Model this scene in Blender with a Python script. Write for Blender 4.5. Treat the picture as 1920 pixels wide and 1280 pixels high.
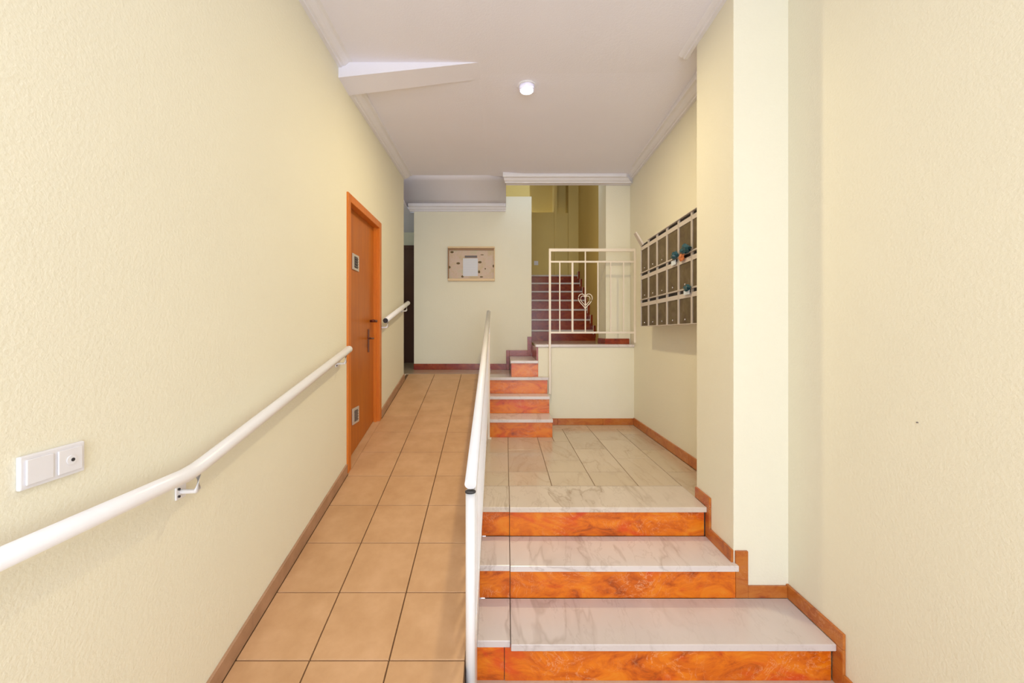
import bpy, math, random
from mathutils import Vector
random.seed(7)
scene = bpy.context.scene
for o in list(bpy.data.objects): bpy.data.objects.remove(o)

# ------------------------------------------------------------------ camera, world, light, exposure
E = 1.525                                   # eye height above the entrance floor
cam_d = bpy.data.cameras.new('camera'); cam = bpy.data.objects.new('camera', cam_d)
scene.collection.objects.link(cam); scene.camera = cam
cam.location = (0, 0, E); cam.rotation_euler = (math.pi/2, 0, 0)
cam_d.sensor_width = 36; cam_d.lens = 14.4; cam_d.clip_start = 0.02
cam_d.shift_x = 11/1920; cam_d.shift_y = -16/1920

world = bpy.data.worlds.new('world'); scene.world = world; world.use_nodes = True
bg = world.node_tree.nodes['Background']
bg.inputs[0].default_value = (0.78, 0.87, 1.0, 1); bg.inputs[1].default_value = 2.2

def area(name, loc, rot, sx, sy, power, col):
    d = bpy.data.lights.new(name, 'AREA'); d.shape = 'RECTANGLE'; d.size = sx; d.size_y = sy
    d.energy = power; d.color = col
    o = bpy.data.objects.new(name, d); scene.collection.objects.link(o)
    o.location = loc; o.rotation_euler = rot
    return o
# daylight through the glazed street entrance behind the camera
area('entrance_daylight', (0.1, -2.6, 1.45), (math.radians(96), 0, 0), 2.3, 2.4, 68, (0.84, 0.895, 1.0))
# added fill points without fixtures: entrance (behind camera), stairwell, corridor
def point(name, loc, power, col, r=0.08):
    d = bpy.data.lights.new(name, 'POINT'); d.energy = power; d.color = col; d.shadow_soft_size = r
    o = bpy.data.objects.new(name, d); scene.collection.objects.link(o); o.location = loc
    return o
point('entrance_fill', (0.1, -0.9, E+1.0), 17, (0.95, 0.96, 1.0), 0.15)
point('stairwell_fill', (0.6, 6.0, E+1.2), 2.0, (1.0, 0.80, 0.45), 0.2)
point('corridor_fill', (-2.0, 5.9, E+1.3), 2.0, (0.85, 1.0, 0.8), 0.1)
scene.view_settings.view_transform = 'Standard'
scene.view_settings.look = 'None'
scene.view_settings.gamma = 1.0
scene.view_settings.use_curve_mapping = False
scene.view_settings.exposure = 0.04

# ------------------------------------------------------------------ materials
MATS = {}
def nodes(name, rough=0.5, spec=0.5):
    m = bpy.data.materials.new(name); m.use_nodes = True
    nt = m.node_tree; b = nt.nodes['Principled BSDF']
    b.inputs['Roughness'].default_value = rough
    b.inputs['Specular IOR Level'].default_value = spec
    MATS[name] = m
    return m, nt, b
def N(nt, typ, **kw):
    n = nt.nodes.new(typ)
    for k, v in kw.items(): setattr(n, k, v)
    return n
def mapping(nt, scale=(1,1,1), rot=(0,0,0), world_space=True):
    if world_space:
        g = N(nt, 'ShaderNodeNewGeometry'); out = g.outputs['Position']
    else:
        g = N(nt, 'ShaderNodeTexCoord'); out = g.outputs['Object']
    mp = N(nt, 'ShaderNodeMapping'); mp.inputs['Scale'].default_value = scale; mp.inputs['Rotation'].default_value = rot
    nt.links.new(out, mp.inputs['Vector'])
    return mp.outputs['Vector']
def noise(nt, vec, scale, detail=3, rough=0.5, dist=0.0):
    n = N(nt, 'ShaderNodeTexNoise'); n.inputs['Scale'].default_value = scale
    n.inputs['Detail'].default_value = detail; n.inputs['Roughness'].default_value = rough
    n.inputs['Distortion'].default_value = dist
    nt.links.new(vec, n.inputs['Vector']); return n.outputs['Fac']
def ramp(nt, fac, stops):
    r = N(nt, 'ShaderNodeValToRGB'); e = r.color_ramp.elements
    while len(e) > 1: e.remove(e[-1])
    e[0].position = stops[0][0]; e[0].color = (*stops[0][1], 1)
    for p, c in stops[1:]:
        x = e.new(p); x.color = (*c, 1)
    nt.links.new(fac, r.inputs['Fac']); return r.outputs['Color']
def mix(nt, fac, a, b, mode='MIX'):
    n = N(nt, 'ShaderNodeMix', data_type='RGBA', blend_type=mode)
    if hasattr(fac, 'links'): nt.links.new(fac, n.inputs[0])
    else: n.inputs[0].default_value = fac
    for v, s in ((a, n.inputs[6]), (b, n.inputs[7])):
        if hasattr(v, 'links'): nt.links.new(v, s)
        else: s.default_value = (*v, 1)
    return n.outputs[2]
def bump(nt, b, h, strength, dist=0.002):
    n = N(nt, 'ShaderNodeBump'); n.inputs['Strength'].default_value = strength; n.inputs['Distance'].default_value = dist
    nt.links.new(h, n.inputs['Height']); nt.links.new(n.outputs['Normal'], b.inputs['Normal'])
def plain(name, col, rough=0.5, metal=0.0, spec=0.5, var=0.04):
    m, nt, b = nodes(name, rough, spec)
    v = mapping(nt)
    c = mix(nt, noise(nt, v, 9, 3), tuple(x*(1-var) for x in col), tuple(min(1, x*(1+var)) for x in col))
    nt.links.new(c, b.inputs['Base Color']); b.inputs['Metallic'].default_value = metal
    return m
def plaster(name, col, strength):
    m, nt, b = nodes(name, 0.75, 0.25)
    v = mapping(nt)
    c = mix(nt, noise(nt, v, 2.2, 4), tuple(x*0.975 for x in col), tuple(min(1, x*1.02) for x in col))
    nt.links.new(c, b.inputs['Base Color'])
    bump(nt, b, noise(nt, v, 95, 3, 0.6), strength, 0.004)
    return m
plaster('wall_paint', (0.86, 0.82, 0.67), 0.42)
plaster('stairwell_ochre', (0.80, 0.63, 0.24), 0.42)  # same plaster as wall_paint in a deeper, more saturated ochre
plaster('ceiling_paint', (0.87, 0.85, 0.95), 0.30)
plain('cornice_white', (0.84, 0.82, 0.87), 0.5)
plain('white_enamel', (0.86, 0.85, 0.88), 0.28)
plain('cream_enamel', (0.85, 0.76, 0.66), 0.35)
plain('plastic_white', (0.82, 0.81, 0.86), 0.3)
plain('plastic_dark', (0.03, 0.03, 0.035), 0.4)
plain('brass_dark', (0.16, 0.05, 0.03), 0.35, 0.6)
plain('grille_grey', (0.62, 0.58, 0.55), 0.4, 0.3)
plain('slot_black', (0.012, 0.008, 0.006), 0.6)
plain('box_metal', (0.66, 0.59, 0.54), 0.4, 0.25)
plain('box_steel_dark', (0.16, 0.13, 0.13), 0.5)
plain('corridor_door_wood', (0.085, 0.025, 0.012), 0.5)
plain('teal_paper', (0.006, 0.07, 0.095), 0.25)
plain('orange_paper', (0.65, 0.20, 0.06), 0.5)
plain('pale_paper', (0.66, 0.72, 0.80), 0.6)
plain('grout', (0.36, 0.24, 0.15), 0.8)
plain('ramp_grout', (0.15, 0.075, 0.03), 0.85)
plain('stone_joint', (0.30, 0.20, 0.13), 0.8)
plain('light_wood', (0.80, 0.60, 0.36), 0.5)
plain('frame_wood_dark', (0.34, 0.19, 0.09), 0.5)
plain('cork_spot', (0.16, 0.11, 0.05), 0.8)
plain('chrome', (0.75, 0.75, 0.8), 0.2, 0.9)

m, nt, b = nodes('board_paper', 0.6)          # notice board backing, mottled pinkish beige
v = mapping(nt)
c = ramp(nt, noise(nt, v, 9, 4, 0.6), [(0.35, (0.60, 0.47, 0.30)), (0.5, (0.66, 0.50, 0.42)), (0.65, (0.58, 0.52, 0.36))])
nt.links.new(c, b.inputs['Base Color'])

m, nt, b = nodes('notice_sheet', 0.6)         # faint printed lines
v = mapping(nt, (1, 1, 1))
w = N(nt, 'ShaderNodeTexWave', bands_direction='Z'); w.inputs['Scale'].default_value = 22; w.inputs['Distortion'].default_value = 1.2
nt.links.new(v, w.inputs['Vector'])
c = ramp(nt, w.outputs['Fac'], [(0.0, (0.60, 0.62, 0.72)), (0.4, (0.74, 0.75, 0.82)), (1, (0.76, 0.77, 0.84))])
nt.links.new(c, b.inputs['Base Color'])

# white marble with long grey diagonal veins
def marble(name, base, vein, vein2, rough, ang, vs=0.8):
    m, nt, b = nodes(name, rough, 0.5)
    oi = N(nt, 'ShaderNodeObjectInfo'); g = N(nt, 'ShaderNodeNewGeometry')
    off = N(nt, 'ShaderNodeVectorMath', operation='SCALE'); off.inputs[0].default_value = (7.3, 4.1, 2.7)
    nt.links.new(oi.outputs['Random'], off.inputs['Scale'])
    add = N(nt, 'ShaderNodeVectorMath', operation='ADD')
    nt.links.new(g.outputs['Position'], add.inputs[0]); nt.links.new(off.outputs[0], add.inputs[1])
    mp = N(nt, 'ShaderNodeMapping'); mp.inputs['Rotation'].default_value = (0, 0, ang); mp.inputs['Scale'].default_value = (1, 0.3, 1)
    nt.links.new(add.outputs[0], mp.inputs['Vector']); v = mp.outputs['Vector']
    n1 = noise(nt, v, vs*3.2, 4, 0.55, 0.5)
    v1 = ramp(nt, n1, [(0.470, (0,0,0)), (0.495, (0.9,0.9,0.9)), (0.505, (0.35,0.35,0.35)), (0.56, (0,0,0))])
    n2 = noise(nt, v, vs*8, 5, 0.6, 0.4)
    v2 = ramp(nt, n2, [(0.48, (0,0,0)), (0.5, (0.5,0.5,0.5)), (0.52, (0,0,0))])
    msk = mix(nt, 1.0, v1, v2, 'ADD')
    msk = mix(nt, 1.0, msk, ramp(nt, noise(nt, add.outputs[0], 2.2, 2), [(0.36, (0.1,0.1,0.1)), (0.6, (0.75,0.75,0.75))]), 'MULTIPLY')
    c0 = ramp(nt, noise(nt, v, 2.6, 5, 0.6, 0.6), [(0.3, tuple(x*0.92 for x in base)), (0.6, base), (0.8, vein2)])
    c = mix(nt, msk, c0, vein)
    tone = ramp(nt, oi.outputs['Random'], [(0, (0.87, 0.84, 0.82)), (0.5, (0.95, 0.93, 0.88)), (1, (1, 1, 1))])
    c = mix(nt, 1.0, c, tone, 'MULTIPLY')
    nt.links.new(c, b.inputs['Base Color'])
marble('white_marble', (0.78, 0.71, 0.71), (0.52, 0.44, 0.42), (0.80, 0.76, 0.78), 0.22, math.radians(-35), 1.0)
marble('beige_marble', (0.66, 0.54, 0.42), (0.50, 0.38, 0.27), (0.70, 0.60, 0.50), 0.15, math.radians(60), 1.0)
marble('landing_marble', (0.72, 0.62, 0.54), (0.42, 0.32, 0.24), (0.76, 0.68, 0.62), 0.18, math.radians(60), 1.0)

def orange_marble(name, cols, rough, white=0.5):
    m, nt, b = nodes(name, rough, 0.5)
    v = mapping(nt, (1, 1, 1.9), (0, math.radians(12), 0))
    n1 = noise(nt, v, 5.5, 8, 0.68, 1.1)
    c = ramp(nt, n1, [(0.28, cols[0]), (0.42, cols[1]), (0.55, cols[2]), (0.68, cols[3])])
    red = ramp(nt, noise(nt, mapping(nt, (1, 1, 2)), 2.6, 4, 0.55, 0.8), [(0.56, (0,0,0)), (0.66, (1,1,1))])
    c = mix(nt, mix(nt, 0.7, (0,0,0), red), c, cols[4])
    n2 = noise(nt, mapping(nt, (1, 1, 1.3)), 7, 6, 0.7, 1.6)
    vn = ramp(nt, n2, [(0.485, (0,0,0)), (0.5, (1,1,1)), (0.515, (0,0,0))])
    msk = mix(nt, 1.0, vn, ramp(nt, noise(nt, v, 3, 3), [(0.45, (0,0,0)), (0.65, (white,)*3)]), 'MULTIPLY')
    c = mix(nt, msk, c, (0.85, 0.5, 0.28))
    nt.links.new(c, b.inputs['Base Color'])
orange_marble('orange_marble', [(0.24,0.032,0.003), (0.61,0.115,0.004), (0.77,0.19,0.005), (0.80,0.26,0.016), (0.66,0.045,0.008)], 0.3, 0.7)
orange_marble('skirting_marble', [(0.25,0.055,0.02), (0.46,0.12,0.02), (0.54,0.18,0.03), (0.50,0.16,0.05), (0.42,0.06,0.02)], 0.3, 0.6)
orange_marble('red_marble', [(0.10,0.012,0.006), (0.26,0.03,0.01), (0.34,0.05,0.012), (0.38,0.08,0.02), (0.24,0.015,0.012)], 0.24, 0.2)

m, nt, b = nodes('ramp_tile', 0.42, 0.4)
v = mapping(nt)
c = ramp(nt, noise(nt, v, 6, 5, 0.6), [(0.3, (0.54, 0.305, 0.15)), (0.5, (0.60, 0.35, 0.18)), (0.7, (0.66, 0.395, 0.215))])
oi = N(nt, 'ShaderNodeObjectInfo')
c = mix(nt, 1.0, c, ramp(nt, oi.outputs['Random'], [(0, (0.95, 0.94, 0.92)), (1, (1, 1, 1))]), 'MULTIPLY')
nt.links.new(c, b.inputs['Base Color']); bump(nt, b, noise(nt, v, 140, 2), 0.08, 0.001)
m, nt, b = nodes('ramp_skirting', 0.45, 0.4)
v = mapping(nt)
c = ramp(nt, noise(nt, v, 12, 4), [(0.3, (0.38, 0.215, 0.125)), (0.7, (0.48, 0.28, 0.17))])
nt.links.new(c, b.inputs['Base Color'])

def wood(name, a, bcol, rough):
    m, nt, b = nodes(name, rough, 0.5)
    v = mapping(nt, (9, 9, 0.7))
    c = ramp(nt, noise(nt, v, 3.0, 6, 0.6, 0.8), [(0.3, a), (0.7, bcol)])
    nt.links.new(c, b.inputs['Base Color'])
wood('door_wood', (0.42, 0.105, 0.003), (0.53, 0.15, 0.005), 0.38)
wood('casing_wood', (0.60, 0.15, 0.008), (0.70, 0.20, 0.014), 0.38)

m, nt, b = nodes('box_window', 0.45, 0.3)      # smoked translucent mailbox front
v = mapping(nt)
c = ramp(nt, noise(nt, v, 14, 4, 0.6, 0.5), [(0.3, (0.085, 0.055, 0.03)), (0.55, (0.13, 0.095, 0.045)), (0.75, (0.17, 0.12, 0.085))])
nt.links.new(c, b.inputs['Base Color'])
m, nt, b = nodes('lamp_disc', 0.4)
b.inputs['Base Color'].default_value = (1, 1, 1, 1)
b.inputs['Emission Color'].default_value = (0.95, 0.97, 1, 1); b.inputs['Emission Strength'].default_value = 6
m, nt, b = nodes('lamp_glass', 0.15)
b.inputs['Base Color'].default_value = (0.93, 0.90, 1.0, 1); b.inputs['Transmission Weight'].default_value = 0.45

# ------------------------------------------------------------------ builders
WL = {}
def place(o, wloc, parent):
    WL[o.name] = Vector(wloc)
    if parent is not None:
        o.parent = parent; o.location = Vector(wloc) - WL[parent.name]
    else: o.location = wloc
def tag(o, label=None, cat=None, group=None, kind=None):
    if label: o['label'] = label
    if cat: o['category'] = cat
    if group: o['group'] = group
    if kind: o['kind'] = kind
    return o
def thing(name, loc, label, cat, group=None):
    o = bpy.data.objects.new(name, None); o.empty_display_size = 0.05
    scene.collection.objects.link(o); place(o, loc, None)
    return tag(o, label, cat, group)
class MB:
    def __init__(s): s.v = []; s.f = []; s.smooth = set()
    def hexa(s, p):      # 8 points: bottom loop 0-3 (ccw from above), top loop 4-7
        n = len(s.v); s.v += [tuple(q) for q in p]
        for f in ((3,2,1,0),(4,5,6,7),(0,1,5,4),(1,2,6,5),(2,3,7,6),(3,0,4,7)):
            s.f.append(tuple(n+i for i in f))
        return s
    def box(s, x0, x1, y0, y1, z0, z1):
        return s.hexa([(x0,y0,z0),(x1,y0,z0),(x1,y1,z0),(x0,y1,z0),(x0,y0,z1),(x1,y0,z1),(x1,y1,z1),(x0,y1,z1)])
    def sect(s, a, b):   # loft two equal polygons, capped
        n = len(s.v); k = len(a); s.v += [tuple(q) for q in a] + [tuple(q) for q in b]
        for i in range(k):
            j = (i+1) % k; s.f.append((n+i, n+j, n+k+j, n+k+i))
        s.f.append(tuple(n+i for i in reversed(range(k)))); s.f.append(tuple(n+k+i for i in range(k)))
        return s
    def tube(s, path, r, seg=16, cap=True):
        path = [Vector(p) for p in path]; rings = []
        for i, p in enumerate(path):
            if i == 0: d = path[1]-p
            elif i == len(path)-1: d = p-path[i-1]
            else: d = (path[i+1]-p).normalized() + (p-path[i-1]).normalized()
            d.normalize()
            up = Vector((0,0,1)) if abs(d.z) < 0.95 else Vector((1,0,0))
            a = d.cross(up).normalized(); b2 = d.cross(a).normalized()
            rr = r[i] if isinstance(r, (list, tuple)) else r
            ring = []
            for k in range(seg):
                t = 2*math.pi*k/seg
                ring.append(len(s.v)); s.v.append(tuple(p + a*math.cos(t)*rr + b2*math.sin(t)*rr))
            rings.append(ring)
        for i in range(len(rings)-1):
            for k in range(seg):
                j = (k+1) % seg
                s.smooth.add(len(s.f)); s.f.append((rings[i][k], rings[i][j], rings[i+1][j], rings[i+1][k]))
        if cap:
            s.f.append(tuple(reversed(rings[0]))); s.f.append(tuple(rings[-1]))
        return s
    def grid(s, rows):
        n = len(s.v); w = len(rows[0])
        for r in rows: s.v += [tuple(p) for p in r]
        for i in range(len(rows)-1):
            for j in range(w-1):
                s.f.append((n+i*w+j, n+i*w+j+1, n+(i+1)*w+j+1, n+(i+1)*w+j))
        return s
    def build(s, name, mat, parent=None, bevel=0.0, seg=2, origin=None):
        vs = [Vector(v) for v in s.v]
        lo = Vector([min(v[i] for v in vs) for i in range(3)]); hi = Vector([max(v[i] for v in vs) for i in range(3)])
        c = Vector(origin) if origin else Vector(((lo.x+hi.x)/2, (lo.y+hi.y)/2, lo.z))
        me = bpy.data.meshes.new(name); me.from_pydata([tuple(v-c) for v in vs], [], s.f)
        me.validate(); me.update()
        for i, p in enumerate(me.polygons):
            if i in s.smooth: p.use_smooth = True
        import bmesh
        bm = bmesh.new(); bm.from_mesh(me); bmesh.ops.recalc_face_normals(bm, faces=bm.faces)
        if bevel > 0:
            ed = [e for e in bm.edges if len(e.link_faces) == 2 and e.calc_face_angle(0) > 0.6]
            bmesh.ops.bevel(bm, geom=ed, offset=bevel, segments=seg, affect='EDGES', profile=0.5)
        bm.to_mesh(me); bm.free()
        me.materials.append(MATS[mat])
        o = bpy.data.objects.new(name, me); scene.collection.objects.link(o)
        place(o, c, parent)
        return o
def bx(name, mat, x0, x1, y0, y1, z0, z1, parent=None, bevel=0.0):   # z relative to eye
    return MB().box(x0, x1, y0, y1, E+z0, E+z1).build(name, mat, parent, bevel)
def struct(o, label=None):
    return tag(o, label, None, None, 'structure')

LX = lambda Y: -(1.018 + 0.026*Y)           # left wall face (flares slightly)
RZ = lambda Y: -1.661 + 0.25*Y              # ramp surface, relative to the eye
XE = lambda Y: -0.085 - 0.0235*Y            # right edge of the ramp kerb
XT = lambda Y: -0.1035 - 0.0208*Y           # line of the ramp railing
FL, LD, HL, T4, ML = -1.525, -1.0, -0.475, -0.30, -0.125    # floor, landing, hall, step 4, mid landing
def lhexa(mb, Y0, Y1, o0, o1, zb, zt):      # block on the left wall: offsets o0..o1 from its face; z may be (near, far)
    zb = zb if isinstance(zb, tuple) else (zb, zb); zt = zt if isinstance(zt, tuple) else (zt, zt)
    return mb.hexa([(LX(Y0)+o0,Y0,E+zb[0]),(LX(Y0)+o1,Y0,E+zb[0]),(LX(Y1)+o1,Y1,E+zb[1]),(LX(Y1)+o0,Y1,E+zb[1]),
                    (LX(Y0)+o0,Y0,E+zt[0]),(LX(Y0)+o1,Y0,E+zt[0]),(LX(Y1)+o1,Y1,E+zt[1]),(LX(Y1)+o0,Y1,E+zt[1])])

# ------------------------------------------------------------------ room shell
DY0, DY1, DZ = 2.80, 3.62, 0.967            # side door opening in the left wall
wl = MB()
lhexa(wl, -3, DY0, -0.15, 0, -1.60, 1.95); lhexa(wl, DY1, 4.545, -0.15, 0, -1.60, 1.95)
lhexa(wl, DY0, DY1, -0.15, 0, DZ, 1.95)
wl.box(-3.0, LX(4.545)-0.14, 4.40, 4.545, E-0.6, E+1.95)
struct(wl.build('wall_left', 'wall_paint'))
struct(bx('wall_right', 'wall_paint', 1.445, 1.62, -3, 2.098, -1.60, 1.95))
struct(bx('wall_pillar', 'wall_paint', 1.165, 1.62, 2.098, 2.506, -1.60, 1.95, None, 0.004))
struct(bx('wall_right_rear', 'wall_paint', 1.395, 1.62, 2.506, 4.80, -1.20, 3.6))
struct(bx('wall_stairwell_right', 'stairwell_ochre', 1.395, 1.62, 4.80, 8.10, -1.20, 3.6))
struct(MB().box(1.12, 1.395, 4.60, 4.97, E+ML, E+3.6).build('wall_pier', 'wall_paint', None, 0.003))
struct(bx('wall_hall', 'wall_paint', -1.197, 0.33, 5.315, 5.45, -0.60, 1.77, None, 0.003))
struct(bx('wall_hall_upper', 'stairwell_ochre', -0.12, 0.33, 5.75, 5.90, 1.771, 3.6))
struct(MB().box(0.20, 0.33, 5.45, 8.10, E-0.6, E+1.77).box(0.20, 0.33, 5.90, 8.10, E+1.77, E+3.6).build('wall_stairwell_left', 'stairwell_ochre'))
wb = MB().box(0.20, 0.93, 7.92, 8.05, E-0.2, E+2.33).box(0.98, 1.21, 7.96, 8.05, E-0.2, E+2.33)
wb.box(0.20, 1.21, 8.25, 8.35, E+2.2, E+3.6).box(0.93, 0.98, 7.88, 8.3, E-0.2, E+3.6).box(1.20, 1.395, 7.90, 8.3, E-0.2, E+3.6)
struct(wb.build('wall_back', 'stairwell_ochre'))
struct(bx('ceiling_stairwell', 'ceiling_paint', -1.3, 1.62, 4.5, 8.35, 3.6, 3.7))
# low plaster wall holding the mid landing
struct(bx('wall_landing', 'wall_paint', 0.35, 1.395, 4.465, 4.62, -1.1, ML-0.03))
# corridor behind the hall wall
struct(bx('wall_corridor_back', 'wall_paint', -3.0, 0.20, 6.60, 6.75, -0.6, 1.75))
struct(bx('wall_corridor_left', 'wall_paint', -3.15, -3.0, 4.40, 6.75, -0.6, 1.75))
struct(bx('ceiling_corridor', 'ceiling_paint', -3.0, -1.28, 4.545, 6.60, 1.62, 1.72))
struct(bx('ceiling_corridor_rear', 'ceiling_paint', -1.28, 0.20, 5.45, 6.60, 1.60, 1.70))
d2 = struct(bx('door_2', 'corridor_door_wood', -2.2, -1.05, 6.56, 6.60, HL, 1.34), 'dark brown wooden door at the end of the side corridor')
bx('door_casing', 'corridor_door_wood', -2.28, -0.98, 6.545, 6.56, 1.34, 1.40, d2)

# ceilings
def zf(X): return 1.755 + 0.030*(X+1.1)/2.5
cf = MB()
cf.hexa([(-1.35,-3,E+zf(-1.35)),(1.62,-3,E+zf(1.62)),(1.62,2.80,E+zf(1.62)),(-1.35,2.80,E+zf(-1.35)),
         (-1.35,-3,E+1.95),(1.62,-3,E+1.95),(1.62,2.80,E+1.95),(-1.35,2.80,E+1.95)])
struct(cf.build('ceiling', 'ceiling_paint'))
xs = [-1.35, -1.1, -0.65, -0.19, 0.2, 0.7, 1.165, 1.40]
ys = [2.80, 3.1, 3.5, 3.9, 4.3, 4.552]
def zr(X, Y):
    t = (Y-2.8)/1.752
    z0 = 1.70 + (zf(-0.19)-1.70)*min(1, (X+1.1)/0.91) if X < -0.19 else zf(X)
    z1 = 1.750 if X < -0.1 else 1.715
    return z0*(1-t) + z1*t
cr = MB().grid([[(x, y, E+zr(x, y)+0.0005) for x in xs] for y in ys])
n = len(cr.v); cr.grid([[(x, y, E+1.95) for x in xs] for y in ys])
struct(cr.build('ceiling_rear', 'ceiling_paint'))
# shallow tapering beam across the left half of the ceiling
wdg = MB().sect([(LX(2.66), 2.655, E+1.655), (LX(2.84), 2.845, E+1.648), (LX(2.84), 2.845, E+1.80), (LX(2.66), 2.655, E+1.80)],
                [(-0.17, 2.675, E+1.767), (-0.17, 2.85, E+1.767), (-0.17, 2.85, E+1.80), (-0.17, 2.675, E+1.80)])
struct(wdg.build('ceiling_beam', 'ceiling_paint'))
# header beam above the stairs and the sloping soffit in front of the hall wall
struct(bx('ceiling_header', 'ceiling_paint', 0.0, 1.395, 4.52, 4.595, 1.655, 1.95))
sp = [(4.55, 1.750), (4.68, 1.738), (4.81, 1.720), (4.96, 1.697), (5.12, 1.670), (5.315, 1.635), (5.315, 1.77), (4.55, 1.95)]
so = MB().sect([(-1.30, y, E+z) for y, z in sp], [(-0.002, y, E+z) for y, z in sp])
for q in range(5): so.smooth.add(q)
struct(so.build('ceiling_soffit', 'ceiling_paint'))
struct(bx('wall_soffit_side', 'wall_paint', -0.10, -0.004, 4.60, 5.75, 1.77, 3.6))

PROF = [(0,0.06),(0,-0.045),(0.022,-0.045),(0.026,-0.036),(0.040,-0.034),(0.052,-0.026),(0.064,-0.014),(0.072,-0.010),(0.092,-0.010),(0.096,0.0),(0.096,0.06)]
def cornice(name, p0, p1, z0, z1, nrm, ext0=0, ext1=0, h=1.0):   # z = ceiling height at the ends (rel.); mitre by ext (+/-1)
    a, b2 = [], []
    dx, dy = p1[0]-p0[0], p1[1]-p0[1]; L = math.hypot(dx, dy); dx /= L; dy /= L
    for o, z in PROF:
        a.append((p0[0]+nrm[0]*o+dx*o*ext0, p0[1]+nrm[1]*o+dy*o*ext0, E+z0+z*h))
        b2.append((p1[0]+nrm[0]*o-dx*o*ext1, p1[1]+nrm[1]*o-dy*o*ext1, E+z1+z*h))
    return struct(MB().sect(a, b2).build(name, 'cornice_white'))
cornice('trim_1', (LX(-3), -3), (LX(2.655), 2.655), 1.765, 1.765, (1, 0))
cornice('trim_2', (LX(2.845), 2.845), (LX(4.545), 4.55), 1.698, 1.752, (1, 0), 0, 0)
cornice('trim_3', (1.445, 2.098), (1.445, -3), 1.80, 1.80, (-1, 0))
cornice('trim_4', (1.165, 2.098), (1.445, 2.098), 1.80, 1.80, (0, -1), -1, 1)
cornice('trim_5', (1.165, 2.63), (1.165, 2.098), 1.80, 1.80, (-1, 0), 0, -1)
cornice('trim_6', (1.395, 4.52), (1.395, 2.506), 1.735, 1.757, (-1, 0), 1, 0)
cornice('trim_7', (-0.006, 4.52), (1.395, 4.52), 1.700, 1.700, (0, -1), -0.3, 1, 1.15)
cornice('trim_8', (-1.25, 5.315), (-0.006, 5.315), 1.630, 1.630, (0, -1), 0, 0, 1.3)

# ------------------------------------------------------------------ floors
fl = struct(bx('floor', 'beige_marble', -1.3, 1.62, -3, 1.90, FL-0.1, FL))
ldf = struct(bx('floor_landing', 'stone_joint', -0.12, 1.395, 2.40, 4.465, LD-0.3, LD-0.006), 'beige marble landing floor between the two flights')
G = 0.003
def ltile(x0, x1, y0, y1, mat='beige_marble', skew=False):
    xa0, xa1 = (XE(y0), XE(y1)) if skew else (x0+G/2, x0+G/2)
    mb = MB().hexa([(xa0,y0+G,E+LD-0.02),(x1-G,y0+G,E+LD-0.02),(x1-G,y1-G,E+LD-0.02),(xa1,y1-G,E+LD-0.02),
                    (xa0,y0+G,E+LD),(x1-G,y0+G,E+LD),(x1-G,y1-G,E+LD),(xa1,y1-G,E+LD)])
    return mb.build('tile', mat, ldf, 0.0012, 1)
for x0, x1, cuts in ((0, 0.018, (2.681, 2.948, 3.41, 3.93)), (0.018, 0.300, (2.681, 2.948, 3.50, 3.93)),
                     (0.300, 0.583, (2.681, 2.948, 3.225, 3.78)), (0.583, 0.867, (2.681, 2.948, 3.533, 4.09, 4.27)),
                     (0.867, 1.15, (2.681, 3.268, 3.83, 4.27)), (1.15, 1.382, (2.50, 2.95, 3.50, 4.06, 4.27))):
    for a, c in zip(cuts[:-1], cuts[1:]): ltile(x0, x1, a, c, skew=(x0 == 0))
ltile(0.300, 0.443, 3.78, 3.93); ltile(0.443, 0.583, 3.78, 4.27)
ltile(0.443, 0.867, 4.27, 4.455); ltile(0.867, 1.382, 4.27, 4.455)

# hall floor
hf = MB().box(-3.0, -0.185, 4.75, 6.60, E+HL-0.1, E+HL).box(-0.185, 0.04, 4.43, 5.315, E+HL-0.1, E+HL-0.03)
hf = struct(hf.build('floor_hall', 'beige_marble'))
bx('tile', 'white_marble', -0.187, 0.455, 4.38, 4.76, HL-0.03, HL, hf, 0.002)
bx('tile', 'beige_marble', -0.187, 0.443, 4.762, 5.315, HL-0.03, HL, hf, 0.002)
struct(bx('floor_mid_landing', 'beige_marble', 0.352, 1.395, 4.62, 6.42, ML-0.15, ML-0.001))

# ------------------------------------------------------------------ ramp
rp = MB(); 
rp.hexa([(LX(0.544),0.544,E+FL-0.05),(XT(0.544)-0.021,0.544,E+FL-0.05),(XT(4.75)-0.021,4.75,E+FL-0.05),(LX(4.75)-0.02,4.75,E+FL-0.05),
         (LX(0.544),0.544,E+RZ(0.544)-0.006),(XT(0.544)-0.021,0.544,E+RZ(0.544)-0.006),(XT(4.75)-0.021,4.75,E+RZ(4.75)-0.006),(LX(4.75)-0.02,4.75,E+RZ(4.75)-0.006)])
rp = struct(rp.build('floor_ramp', 'ramp_grout'), 'sloping ramp paved with square tan tiles along the left wall')
rows = [0.55, 0.691, 0.989, 1.286] + [1.584+0.2978*k for k in range(11)] + [4.745]
seam = [lambda Y: LX(Y)+0.012, lambda Y: -0.727-0.0208*Y, lambda Y: -0.420-0.0208*Y, lambda Y: XT(Y)-0.0215]
GR = 0.0026
for a, c in zip(rows[:-1], rows[1:]):
    for k in range(3):
        y0, y1 = a+GR, c-GR
        l, r = seam[k], seam[k+1]
        T = 0.02
        MB().hexa([(l(y0)+GR,y0,E+RZ(y0)-T),(r(y0)-GR,y0,E+RZ(y0)-T),(r(y1)-GR,y1,E+RZ(y1)-T),(l(y1)+GR,y1,E+RZ(y1)-T),
                   (l(y0)+GR,y0,E+RZ(y0)),(r(y0)-GR,y0,E+RZ(y0)),(r(y1)-GR,y1,E+RZ(y1)),(l(y1)+GR,y1,E+RZ(y1))]).build('tile', 'ramp_tile', rp, 0.0015, 1)
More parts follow.
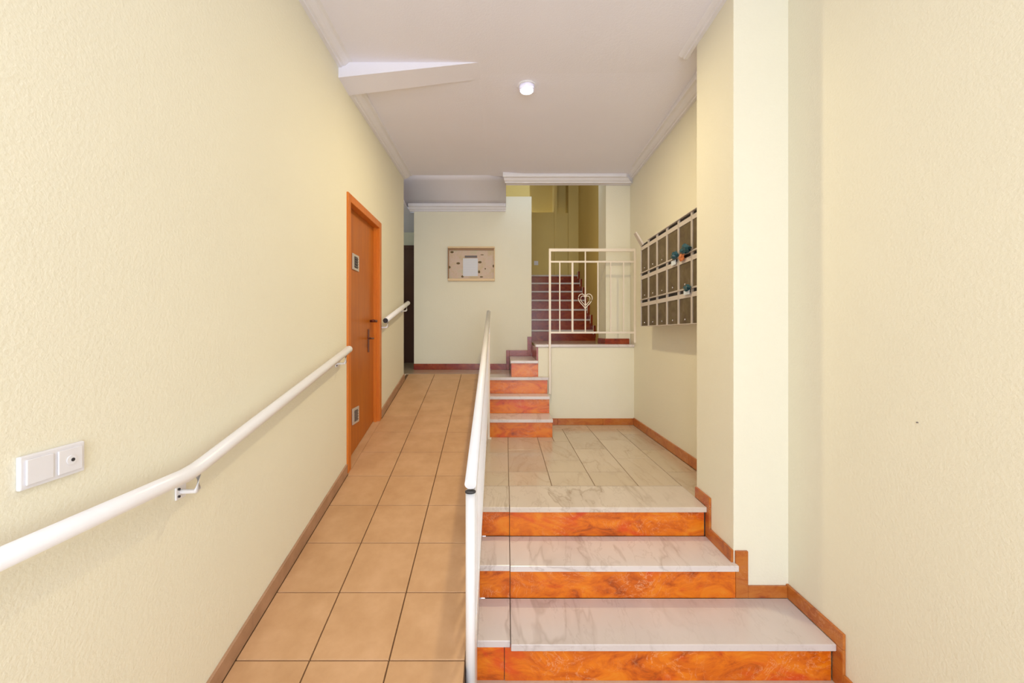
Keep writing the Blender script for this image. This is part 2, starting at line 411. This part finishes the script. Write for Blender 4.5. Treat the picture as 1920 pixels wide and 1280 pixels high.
lhexa(MB(), DY0+0.001, DY1-0.001, -0.09, 0.014, (RZ(DY0)-0.2, RZ(DY1)-0.2), (RZ(DY0)+0.001, RZ(DY1)+0.001)).build('threshold', 'ramp_tile', rp)
# plaster kerb along the open side of the ramp
XK = lambda Y: XT(Y)-0.0205
kb = MB().hexa([(XK(1.6),1.6,E+FL-0.02),(XE(1.6),1.6,E+FL-0.02),(XE(4.74),4.74,E+FL-0.02),(XK(4.74),4.74,E+FL-0.02),
                (XK(1.6),1.6,E+RZ(1.6)+0.03),(XE(1.6),1.6,E+RZ(1.6)+0.03),(XE(4.74),4.74,E+RZ(4.74)+0.03),(XK(4.74),4.74,E+RZ(4.74)+0.03)])
struct(kb.build('trim_9', 'white_enamel', None, 0.003), 'white kerb along the open edge of the ramp')

# ------------------------------------------------------------------ skirtings
bl = None
def skirt_root(name, label, mb, mat):
    return struct(mb.build(name, mat, None, 0.0015, 1), label)
segs = [(0.6, 1.1), (1.1, 1.4), (1.4, 1.7), (1.7, 2.0), (2.0, 2.3), (2.3, 2.6), (2.6, 2.785)]
root = None
for i, (a, c) in enumerate(segs + [(3.635, 3.93), (3.93, 4.23), (4.23, 4.545)]):
    mb = lhexa(MB(), a+0.0008, c-0.0008, 0.0, 0.012, (RZ(a), RZ(c)), (RZ(a)+0.072, RZ(c)+0.072))
    if root is None:
        root = struct(mb.build('baseboard_left', 'ramp_skirting', None, 0.001, 1), 'tan tile skirting climbing along the left wall')
    else: mb.build('skirting_tile', 'ramp_skirting', root, 0.001, 1)
S = 0.013
def skirt(name, label, boxes, mat='skirting_marble'):
    r = None
    for bb in boxes:
        mb = MB().box(bb[0], bb[1], bb[2], bb[3], E+bb[4], E+bb[5])
        if r is None: r = struct(mb.build(name, mat, None, 0.0015, 1), label)
        else: mb.build('skirting_tile', mat, r, 0.0015, 1)
    return r
skirt('baseboard_right', 'orange marble skirting stepping down beside the entrance steps', [
    (1.165-S, 1.165, 2.325, 2.50, LD, LD+0.062), (1.165-S, 1.165, 2.325, 2.372, -1.175, LD-0.001),
    (1.165-S, 1.165, 2.098, 2.3245, -1.175, -1.112),
    (1.170, 1.233, 2.098-S, 2.098, -1.35, -1.112), (1.2335, 1.445-S, 2.098-S, 2.098, -1.35, -1.290),
    (1.445-S, 1.445, 1.742, 2.098, -1.35, -1.283), (1.445-S, 1.445, 1.742, 1.80, FL, -1.351),
    (1.445-S, 1.445, 1.2, 1.7415, FL, FL+0.07), (1.445-S, 1.445, 0.2, 1.1995, FL, FL+0.07)])
skirt('baseboard_landing_right', 'orange marble skirting along the mailbox wall', [
    (1.395-S, 1.395, 2.507, 3.1, LD, LD+0.078), (1.395-S, 1.395, 3.1008, 3.8, LD, LD+0.078), (1.395-S, 1.395, 3.8008, 4.452, LD, LD+0.078)])
skirt('baseboard_landing_back', 'orange marble skirting under the low landing wall', [
    (0.444, 0.56, 4.452, 4.465, LD, LD+0.07), (0.561, 1.05, 4.452, 4.465, LD, LD+0.07), (1.051, 1.382, 4.452, 4.465, LD, LD+0.07)])
skirt('baseboard_hall', 'dark red marble skirting under the notice board wall', [
    (-1.197, -0.78, 5.302, 5.315, HL, HL+0.076), (-0.779, -0.30, 5.302, 5.315, HL, HL+0.076), (-0.299, 0.0, 5.302, 5.315, HL, HL+0.076),
    (0.0005, 0.044, 5.302, 5.315, HL, T4+0.076), (0.045, 0.275, 5.302, 5.315, T4, T4+0.076), (0.2755, 0.33, 5.302, 5.315, T4, ML+0.076)], 'red_marble')
skirt('baseboard_pier', 'dark red marble skirting on the pier of the mid landing', [
    (1.12, 1.381, 4.588, 4.60, ML, ML+0.062), (1.108, 1.12, 4.588, 4.96, ML, ML+0.062)], 'red_marble')

# ------------------------------------------------------------------ entrance steps
es = thing('entrance_steps', (0.6, 1.78, E+FL), 'three wide white marble entrance steps with bright orange marble risers', 'steps')
nos = [(1.775, -1.35, 1.432, 1.797), (2.065, -1.175, 1.175, 2.072), (2.350, LD, 1.152, 2.354)]
bxc = MB()
bxc.box(-0.11, 1.44, 1.82, 2.44, E+FL, E-1.381).box(-0.11, 1.16, 2.11, 2.44, E-1.38, E-1.206).box(-0.11, 1.16, 2.395, 2.44, E-1.2, E-1.04)
bxc.build('step_core', 'stone_joint', es)
def strip(name, mat, y0, y1, x1, z0, z1, bev):
    MB().hexa([(XE(y0),y0,E+z0),(x1,y0,E+z0),(x1,y1,E+z0),(XE(y1),y1,E+z0),(XE(y0),y0,E+z1),(x1,y0,E+z1),(x1,y1,E+z1),(XE(y1),y1,E+z1)]).build(name, mat, es, bev)
back = [2.088, 2.372, 2.681]; tm = ['white_marble', 'white_marble', 'landing_marble']
for i, (yn, z, xr, ynl) in enumerate(nos):
    zb = z-0.175
    bx('tread', tm[i], 0.018+G, xr, yn, back[i]-G, z-0.03, z, es, 0.003)
    strip('tread', tm[i], ynl, back[i]-G, 0.018, z-0.03, z, 0.003)
    xs_ = (-0.009 if i == 0 else 0.018)
    bx('riser', 'orange_marble', xs_+G, xr-0.006, yn+0.022, yn+0.042, zb, z-0.03, es, 0.001)
    strip('riser', 'orange_marble', yn+0.024, yn+0.044, xs_, zb, z-0.03, 0.001)
# landing extension of slab right of the first tread is a landing tile

# ------------------------------------------------------------------ side steps
ss = thing('side_steps', (0.14, 3.92, E+LD), 'narrow flight of orange marble steps rising from the landing to the hall', 'steps')
sn = [(3.905, LD+0.175, 4.21), (4.19, LD+0.35, 4.40), (4.38, HL, None)]
MB().box(XE(4.2)+0.01, 0.435, 3.955, 4.45, E+LD, E+LD+0.145).box(XE(4.2)+0.01, 0.435, 4.24, 4.42, E+LD+0.145, E+LD+0.32).box(XE(4.3)+0.01, 0.435, 4.425, 4.455, E+LD+0.32, E+HL-0.031).box(0.08, 0.325, 4.485, 5.29, E+HL-0.1, E+T4-0.031).build('step_core', 'wall_paint', ss)
for i, (yn, z, yb) in enumerate(sn):
    if yb: bx('tread', 'white_marble', XE(yn)+0.002, 0.447, yn, yb, z-0.03, z, ss, 0.003)
    bx('riser', 'orange_marble', XE(yn)+0.002, 0.443, yn+0.02, yn+0.04, z-0.175, z-0.03, ss, 0.001)
bx('tread', 'white_marble', 0.047, 0.349, 4.44, 5.30, T4-0.03, T4, ss, 0.003)
bx('riser', 'orange_marble', 0.058, 0.349, 4.46, 4.48, HL, T4-0.03, ss, 0.001)
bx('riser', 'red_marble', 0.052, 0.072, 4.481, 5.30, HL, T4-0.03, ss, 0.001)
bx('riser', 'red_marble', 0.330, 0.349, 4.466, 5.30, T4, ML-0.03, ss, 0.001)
struct(bx('trim_10', 'white_marble', 0.322, 1.395, 4.452, 4.62, ML-0.028, ML, None, 0.002), 'marble edge slab on top of the low landing wall')

# ------------------------------------------------------------------ upper flight
us = thing('upper_staircase', (0.86, 6.38, E+ML), 'steep dark red marble staircase climbing away behind the white railing', 'staircase')
uc = MB()
for k in range(7):
    yn = 6.38 + 0.23*k; z = 0.05+0.175*k
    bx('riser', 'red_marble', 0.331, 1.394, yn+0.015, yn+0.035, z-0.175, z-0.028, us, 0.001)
    bx('tread', 'white_marble', 0.331, 1.394, yn, min(yn+0.25, 7.875), z-0.028, z, us, 0.002)
    # stepped skirting on the right wall
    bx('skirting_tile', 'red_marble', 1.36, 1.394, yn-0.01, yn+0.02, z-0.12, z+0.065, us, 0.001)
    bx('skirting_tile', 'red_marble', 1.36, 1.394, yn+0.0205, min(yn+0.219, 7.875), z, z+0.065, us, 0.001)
    bx('skirting_highlight', 'cream_enamel', 1.352, 1.360, yn-0.012, yn-0.002, z-0.07, z+0.07, us)  # cream strip paints the highlight along the skirting's front edge
    uc.box(0.34, 1.39, yn+0.04, 7.87, E+z-0.175, E+z-0.03)
uc.build('step_core', 'stone_joint', us)

# ------------------------------------------------------------------ side door in the left wall
dr = MB()
lhexa(dr, DY0+0.055, DY1-0.055, -0.075, -0.04, (RZ(DY0+0.055)+0.012, RZ(DY1-0.055)+0.012), DZ-0.055)
dr = struct(dr.build('door_1', 'door_wood'), 'orange varnished wooden door in the left wall beside the ramp')
def lpart(name, mat, *a, par=dr, bev=0.0): return lhexa(MB(), *a).build(name, mat, par, bev)
lpart('door_jamb', 'casing_wood', DY0, DY0+0.055, -0.09, 0.012, (RZ(DY0), RZ(DY0+0.055)), DZ, bev=0.003)
lpart('door_jamb', 'casing_wood', DY1-0.055, DY1, -0.09, 0.012, (RZ(DY1-0.055), RZ(DY1)), DZ, bev=0.003)
lpart('door_head', 'casing_wood', DY0+0.055, DY1-0.055, -0.09, 0.012, DZ-0.055, DZ, bev=0.003)
lpart('door_stop', 'casing_wood', DY1-0.07, DY1-0.055, -0.04, -0.015, (RZ(DY1-0.07), RZ(DY1-0.055)), DZ-0.055)
for zc, nm in ((0.53, 'vent_grille'), (-0.62, 'vent_grille')):
    g = lpart(nm, 'grille_grey', 3.015, 3.155, -0.04, -0.032, zc-0.06, zc+0.06, bev=0.002)
    lpart('grille_opening', 'plastic_dark' if zc > 0 else 'box_steel_dark', 3.05, 3.12, -0.032, -0.030, zc-0.042, zc+0.042, par=g)
    for q in range(4):
        lpart('grille_slat', 'box_steel_dark', 3.05, 3.12, -0.030, -0.026, zc-0.034+q*0.02, zc-0.028+q*0.02, par=g)
hp = lpart('handle_plate', 'brass_dark', 3.385, 3.42, -0.04, -0.034, -0.16, 0.03, bev=0.002)
def LP(Y, o, z): return (LX(Y)+o, Y, E+z)
MB().tube([LP(3.402,-0.036,-0.045), LP(3.402,0.004,-0.045)], 0.008, 10).tube([LP(3.41,0.002,-0.045), LP(3.33,0.004,-0.043), LP(3.27,0.0,-0.040)], 0.007, 10).build('door_lever', 'brass_dark', hp)
MB().tube([LP(3.45,-0.036,0.10), LP(3.45,0.02,0.10)], 0.011, 12).tube([LP(3.45,0.018,0.10), LP(3.36,0.014,0.105)], 0.007, 10).build('door_bolt', 'brass_dark', dr)

# ------------------------------------------------------------------ handrails on the left wall
def bracket(par, Y, z):
    o = 0.06
    MB().tube([LP(Y,o,z-0.02), LP(Y,o,z-0.062), LP(Y,o-0.008,z-0.072), LP(Y,0.012,z-0.074), LP(Y,0.002,z-0.074)], 0.0075, 10).build('bracket', 'white_enamel', par)
    lhexa(MB(), Y-0.022, Y+0.022, 0.0, 0.006, z-0.096, z-0.05).build('wall_plate', 'white_enamel', par, 0.003)
    MB().tube([LP(Y-0.012,0.004,z-0.062), LP(Y-0.012,0.010,z-0.062)], 0.004, 8).tube([LP(Y-0.012,0.004,z-0.085), LP(Y-0.012,0.010,z-0.085)], 0.004, 8).build('screw', 'plastic_dark', par)
h1 = thing('handrail', LP(1.3, 0.0, -0.53), 'long white tubular handrail on the left wall, bending upwards past the light switch', 'handrail', None)
MB().tube([LP(0.3,0.06,-0.434), LP(1.26,0.06,-0.440), LP(1.30,0.06,-0.436), LP(1.34,0.06,-0.428), LP(2.68,0.06,-0.106), LP(2.695,0.06,-0.102)], [0.0225]*5+[0.017], 24).build('tube', 'white_enamel', h1)
bracket(h1, 1.32, -0.437); bracket(h1, 2.62, -0.123); bracket(h1, 0.5, -0.436)
h2 = thing('handrail', LP(4.0, 0.0, 0.1), 'short white handrail beyond the orange door, with a dark open end', 'handrail', None)
MB().tube([LP(3.57,0.06,0.108), LP(4.49,0.06,0.328), LP(4.5,0.06,0.331)], [0.0225]*2+[0.017], 24).build('tube', 'white_enamel', h2)
MB().tube([LP(3.563,0.06,0.107), LP(3.571,0.06,0.109)], 0.0215, 20).build('end_cap', 'plastic_dark', h2)
bracket(h2, 3.64, 0.122); bracket(h2, 4.42, 0.31)

# ------------------------------------------------------------------ light switch on the left wall
sw = thing('light_switch', LP(0.937, 0, -0.336), 'white double switch plate with a round bell button above the near handrail', 'light switch')
lhexa(MB(), 0.868, 1.006, 0.0, 0.010, -0.337, -0.264).build('plate', 'plastic_white', sw, 0.003)
lhexa(MB(), 0.878, 0.932, 0.010, 0.014, -0.328, -0.273).build('rocker', 'plastic_white', sw, 0.0015)
k = lhexa(MB(), 0.942, 0.997, 0.010, 0.014, -0.328, -0.273).build('socket_insert', 'plastic_white', sw, 0.0015)
MB().tube([LP(0.970,0.0135,-0.300), LP(0.970,0.0155,-0.300)], 0.011, 20).build('ring', 'plastic_white', k)
MB().tube([LP(0.972,0.0150,-0.300), LP(0.972,0.0165,-0.300)], 0.0042, 14).build('hole', 'plastic_dark', k)
nl = tag(MB().tube([(1.4455,1.4375,E-0.314), (1.440,1.4375,E-0.314)], 0.0022, 8).build('nail', 'box_steel_dark'), 'tiny nail head stuck in the near right wall', 'nail')

# ------------------------------------------------------------------ ramp railing
rr = thing('ramp_railing', (XT(3.1), 3.1, E+RZ(3.1)), 'long white tubular railing between the tiled ramp and the marble steps', 'railing')
def TZ(Y): return -0.574 + 0.2597*(Y-1.57)
T3 = lambda Y, z: (XT(Y), Y, E+z)
MB().tube([T3(1.562, TZ(1.562)), T3(4.70, TZ(4.70))], 0.0225, 24).build('handrail_tube', 'white_enamel', rr)
MB().tube([T3(1.5605, TZ(1.5605)-0.030), T3(1.5605, TZ(1.5605)-0.026)], 0.0205, 24).build('joint_ring', 'plastic_dark', rr)
MB().tube([T3(1.572, TZ(1.57)-0.03), T3(1.572, FL)], 0.0195, 24).build('post', 'white_enamel', rr)
for Y in (3.10, 4.66):
    MB().tube([T3(Y, TZ(Y)-0.02), T3(Y, RZ(Y)+0.03)], 0.016, 16).build('post', 'white_enamel', rr)
off = 0.012
MB().hexa([(XT(1.58)+off-0.008,1.58,E+RZ(1.58)+0.07),(XT(1.58)+off+0.008,1.58,E+RZ(1.58)+0.07),(XT(4.66)+off+0.008,4.66,E+RZ(4.66)+0.07),(XT(4.66)+off-0.008,4.66,E+RZ(4.66)+0.07),
           (XT(1.58)+off-0.008,1.58,E+RZ(1.58)+0.09),(XT(1.58)+off+0.008,1.58,E+RZ(1.58)+0.09),(XT(4.66)+off+0.008,4.66,E+RZ(4.66)+0.09),(XT(4.66)+off-0.008,4.66,E+RZ(4.66)+0.09)]).build('bottom_rail', 'white_enamel', rr, 0.002)
MB().hexa([(XT(1.58)+off-0.008,1.58,E+TZ(1.58)-0.06),(XT(1.58)+off+0.008,1.58,E+TZ(1.58)-0.06),(XT(4.66)+off+0.008,4.66,E+TZ(4.66)-0.06),(XT(4.66)+off-0.008,4.66,E+TZ(4.66)-0.06),
           (XT(1.58)+off-0.008,1.58,E+TZ(1.58)-0.04),(XT(1.58)+off+0.008,1.58,E+TZ(1.58)-0.04),(XT(4.66)+off+0.008,4.66,E+TZ(4.66)-0.04),(XT(4.66)+off-0.008,4.66,E+TZ(4.66)-0.04)]).build('upper_rail', 'white_enamel', rr, 0.002)
Y = 1.69; i = 0
while Y < 4.62:
    x = XT(Y)+off
    if abs(Y-3.10) > 0.04:
        MB().box(x-0.007, x+0.007, Y-0.007, Y+0.007, E+RZ(Y)+0.085, E+TZ(Y)-0.055).build('baluster', 'white_enamel', rr)
    Y += 0.11
# square post that stands on the landing at the foot of the side steps
MB().box(XE(3.87)+0.002, XE(3.87)+0.022, 3.86, 3.88, E+LD, E-0.01).build('post', 'cream_enamel', rr, 0.002)
MB().box(XE(3.87)-0.002+0.004, XE(3.87)+0.037, 3.845, 3.895, E+LD, E+LD+0.012).build('post_foot', 'cream_enamel', rr, 0.002)

# ------------------------------------------------------------------ landing railing with heart
lr = thing('stair_railing', (0.93, 4.40, E+ML), 'cream metal railing with a small heart ornament on top of the low landing wall', 'railing')
yr = 4.405
X = lambda px: (px-949)*yr/768
Z = lambda py: (624-py)*yr/768
MB().box(X(1031)-0.011, X(1031)+0.011, yr-0.011, yr+0.011, E-0.655, E+Z(466)).build('post', 'cream_enamel', lr, 0.002)
MB().box(X(1031), 1.394, yr-0.010, yr+0.010, E+Z(471.5), E+Z(466)).build('top_rail', 'cream_enamel', lr, 0.002)
MB().box(X(1031), 1.394, yr-0.007, yr+0.007, E+Z(492.3), E+Z(489)).build('middle_rail', 'cream_enamel', lr, 0.001)
MB().box(X(1031), 1.394, yr-0.007, yr+0.007, E+Z(625), E+Z(621.5)).build('bottom_rail', 'cream_enamel', lr, 0.001)
MB().box(1.372, 1.394, yr-0.010, yr+0.010, E+ML+0.02, E+Z(471)).build('post', 'cream_enamel', lr, 0.001)
for i, px in enumerate((1049.5, 1073.3, 1097.4, 1121, 1145, 1169)):
    w = 0.010 if px == 1073.3 else 0.006
    top = Z(471) if px == 1097.4 else Z(491)
    MB().box(X(px)-w, X(px)+w, yr-0.006, yr+0.006, E+Z(623), E+top).build('baluster', 'cream_enamel', lr)
def heart(s):
    pts = []
    for i in range(41):
        t = 2*math.pi*i/40
        x = 16*math.sin(t)**3; z = 13*math.cos(t)-5*math.cos(2*t)-2*math.cos(3*t)-math.cos(4*t)
        pts.append((X(1097.2)+x/16*0.075*s, yr-0.008, E+Z(563)+z/16*0.092*s))
    return pts
MB().tube(heart(1.0), 0.0045, 8, False).build('heart_ornament', 'cream_enamel', lr)
MB().tube(heart(0.68), 0.0035, 8, False).build('heart_ornament', 'cream_enamel', lr)

# ------------------------------------------------------------------ notice board
nb = thing('notice_board', (-0.45, 5.315, E+0.67), 'framed notice board with a pinned white sheet on the hall wall', 'notice board')
x0, x1, z0, z1 = -0.752, -0.146, 0.671, 1.114
bx('backing', 'board_paper', x0+0.01, x1-0.01, 5.300, 5.315, z0+0.02, z1-0.02, nb)
bx('frame_bar', 'light_wood', x0, x1, 5.275, 5.315, z0, z0+0.030, nb, 0.003)
bx('frame_bar', 'light_wood', x0, x1, 5.270, 5.315, z1-0.022, z1, nb, 0.003)
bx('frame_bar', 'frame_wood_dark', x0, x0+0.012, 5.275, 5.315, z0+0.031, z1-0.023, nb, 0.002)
bx('frame_bar', 'light_wood', x1-0.010, x1, 5.275, 5.315, z0+0.031, z1-0.023, nb, 0.002)
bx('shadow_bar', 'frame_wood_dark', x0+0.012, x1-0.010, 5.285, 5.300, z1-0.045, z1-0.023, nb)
sh = bx('paper_sheet', 'notice_sheet', -0.558, -0.366, 5.2975, 5.2995, 0.735, 0.965, nb)
bx('sheet_header', 'frame_wood_dark' if False else 'box_steel_dark', -0.535, -0.375, 5.2965, 5.2975, 0.972, 1.0, nb)
for i, (px, pz, w, h) in enumerate(((-0.70, 1.045, 0.045, 0.03), (-0.735, 0.85, 0.035, 0.035), (-0.62, 0.90, 0.05, 0.03), (-0.34, 0.915, 0.05, 0.03),
                                    (-0.35, 0.79, 0.03, 0.04), (-0.565, 0.73, 0.035, 0.03), (-0.32, 0.725, 0.045, 0.018), (-0.165, 0.865, 0.022, 0.04),
                                    (-0.31, 1.01, 0.045, 0.012), (-0.27, 0.83, 0.02, 0.02))):
    MB().sect([(px+w/2*math.cos(t), 5.2995, E+pz+h/2*math.sin(t)) for t in [k*math.pi/4 for k in range(8)]],
              [(px+w/2*math.cos(t), 5.2985, E+pz+h/2*math.sin(t)) for t in [k*math.pi/4 for k in range(8)]]).build('printed_leaf', 'cork_spot', nb)

# small switch high on the far stairwell wall
s2 = thing('stairwell_switch', (0.58, 7.92, E+1.32), 'small white switch on the far wall at the top of the red stairs', 'light switch')
bx('plate', 'plastic_white', 0.54, 0.62, 7.908, 7.92, 1.31, 1.39, s2, 0.003)
bx('rocker', 'plastic_white', 0.555, 0.605, 7.903, 7.908, 1.325, 1.375, s2, 0.001)

# ------------------------------------------------------------------ ceiling lamp
clz = zr(0.148, 2.93)
cl = thing('ceiling_light', (0.148, 2.93, E+clz), 'small round lit ceiling spotlight with a glass ring', 'ceiling light')
def disc(r0, r1, za, zb, name, mat, par, seg=32):
    c = (0.148, 2.93)
    mb = MB(); mb.tube([(c[0], c[1], E+za), (c[0], c[1], E+zb)], [r0, r1], seg); return mb.build(name, mat, par)
disc(0.062, 0.070, clz-0.006, clz+0.004, 'rim', 'plastic_white', cl)
disc(0.052, 0.056, clz-0.034, clz-0.005, 'glass_ring', 'lamp_glass', cl)
disc(0.044, 0.044, clz-0.038, clz-0.0345, 'bulb_disc', 'lamp_disc', cl)
pd = bpy.data.lights.new('ceiling_light_glow', 'AREA'); pd.shape = 'DISK'; pd.size = 0.085; pd.energy = 21; pd.color = (1.0, 0.84, 0.50)
po = bpy.data.objects.new('ceiling_light_glow', pd); scene.collection.objects.link(po); po.location = (0.148, 2.93, E+clz-0.042)

# ------------------------------------------------------------------ mailboxes
XF = 1.25
cols = [3.795, 3.593, 3.389, 3.180, 2.966, 2.753, 2.535]
rz = [0.059, 0.305, 0.551, 0.82]
rown = ['bottom', 'middle', 'top']
coln = ['farthest column', 'second column from the far end', 'third column from the far end', 'fourth column from the far end', 'fifth column from the far end', 'nearest column beside the pillar']
def mailbox(c, r):
    y1, y0 = cols[c], cols[c+1]; za, zb = rz[r], rz[r+1]
    t = thing('mailbox', (1.395, (y0+y1)/2, E+za), 'dark fronted wall mailbox, %s row, %s' % (rown[r], coln[c]), 'mailbox', 'mailboxes on the right wall')
    g = 0.0015
    bx('body', 'box_metal', XF+0.012, 1.395, y0+g, y1-g, za+g, zb-g, t)
    f = MB()                                                        # light frame round the smoked front
    w = 0.013
    for a in ((y0+g, y0+w, za+g, zb-g), (y1-w, y1-g, za+g, zb-g), (y0+w, y1-w, za+g, za+0.006), (y0+w, y1-w, zb-0.062, zb-0.03)):
        f.box(XF-0.004, XF+0.012, a[0], a[1], E+a[2], E+a[3])
    f.build('front_frame', 'box_metal', t)
    dz = (za+0.006, zb-0.062)
    p = bx('door', 'box_window', XF+0.001, XF+0.011, y0+w, y1-w, dz[0], dz[1], t)
    MB().tube([(XF+0.002, (y0+y1)/2, E+za+0.035), (XF-0.004, (y0+y1)/2, E+za+0.035)], 0.006, 10).build('lock', 'chrome', p)
    bx('slot', 'slot_black', XF+0.006, XF+0.012, y0+w, y1-w, zb-0.03, zb-0.006, t)
    if not (c == 0 and r == 2):
        MB().hexa([(XF-0.012,y0+g,E+zb-0.006),(XF+0.02,y0+g,E+zb-0.006),(XF+0.02,y1-g,E+zb-0.006),(XF-0.012,y1-g,E+zb-0.006),
                   (XF-0.012,y0+g,E+zb-0.002),(XF+0.02,y0+g,E+zb-0.0005),(XF+0.02,y1-g,E+zb-0.0005),(XF-0.012,y1-g,E+zb-0.002)]).build('lid', 'box_metal', t)
    else:                                                           # flap standing open
        MB().hexa([(1.180,y1-0.06,E+0.915),(1.190,y1-0.06,E+0.925),(1.190,y1-g,E+0.925),(1.180,y1-g,E+0.915),
                   (XF-0.004,y1-0.06,E+0.80),(XF+0.01,y1-0.06,E+0.812),(XF+0.01,y1-g,E+0.812),(XF-0.004,y1-g,E+0.80)]).build('lid', 'box_metal', t)
    return t
for c in range(6):
    for r in range(3): mailbox(c, r)

def crumple(name, mat, c, s, label, seed):
    rnd = random.Random(seed)
    mb = MB(); seg, rg = 10, 6
    rows_ = []
    for i in range(rg+1):
        th = math.pi*i/rg
        row = []
        for j in range(seg):
            ph = 2*math.pi*j/seg
            k = 1 + rnd.uniform(-0.32, 0.32)
            row.append((c[0]+s[0]*k*math.sin(th)*math.cos(ph), c[1]+s[1]*k*math.sin(th)*math.sin(ph), E+c[2]+s[2]*k*math.cos(th)))
        row.append(row[0]); rows_.append(row)
    mb.grid(rows_)
    return tag(mb.build(name, mat), label, 'leaflet', 'leaflets stuck in the mailboxes')
crumple('leaflet', 'teal_paper', (1.228, 2.99, 0.566), (0.022, 0.048, 0.024), 'crumpled dark teal leaflet poking from a middle row slot, farther from the pillar', 1)
crumple('leaflet', 'teal_paper', (1.226, 2.80, 0.576), (0.024, 0.060, 0.028), 'crumpled bright teal leaflet poking from a middle row slot, nearer the pillar', 2)
crumple('leaflet', 'orange_paper', (1.232, 2.875, 0.532), (0.014, 0.038, 0.024), 'small orange leaflet hanging between the two teal ones', 3)
crumple('leaflet', 'teal_paper', (1.230, 2.785, 0.307), (0.016, 0.045, 0.020), 'dark teal leaflet in the bottom row slot beside the pillar', 4)
def pflat(y0, y1, z0, z1, label):
    return tag(bx('leaflet', 'pale_paper', XF-0.016, XF-0.0125, y0, y1, z0, z1, None, 0.001), label, 'leaflet', 'leaflets stuck in the mailboxes')
pflat(2.985, 3.065, 0.500, 0.535, 'pale blue paper hanging from the slot below the farther teal leaflet')
pflat(2.76, 2.85, 0.262, 0.292, 'pale blue paper hanging over the bottom row slot beside the pillar')
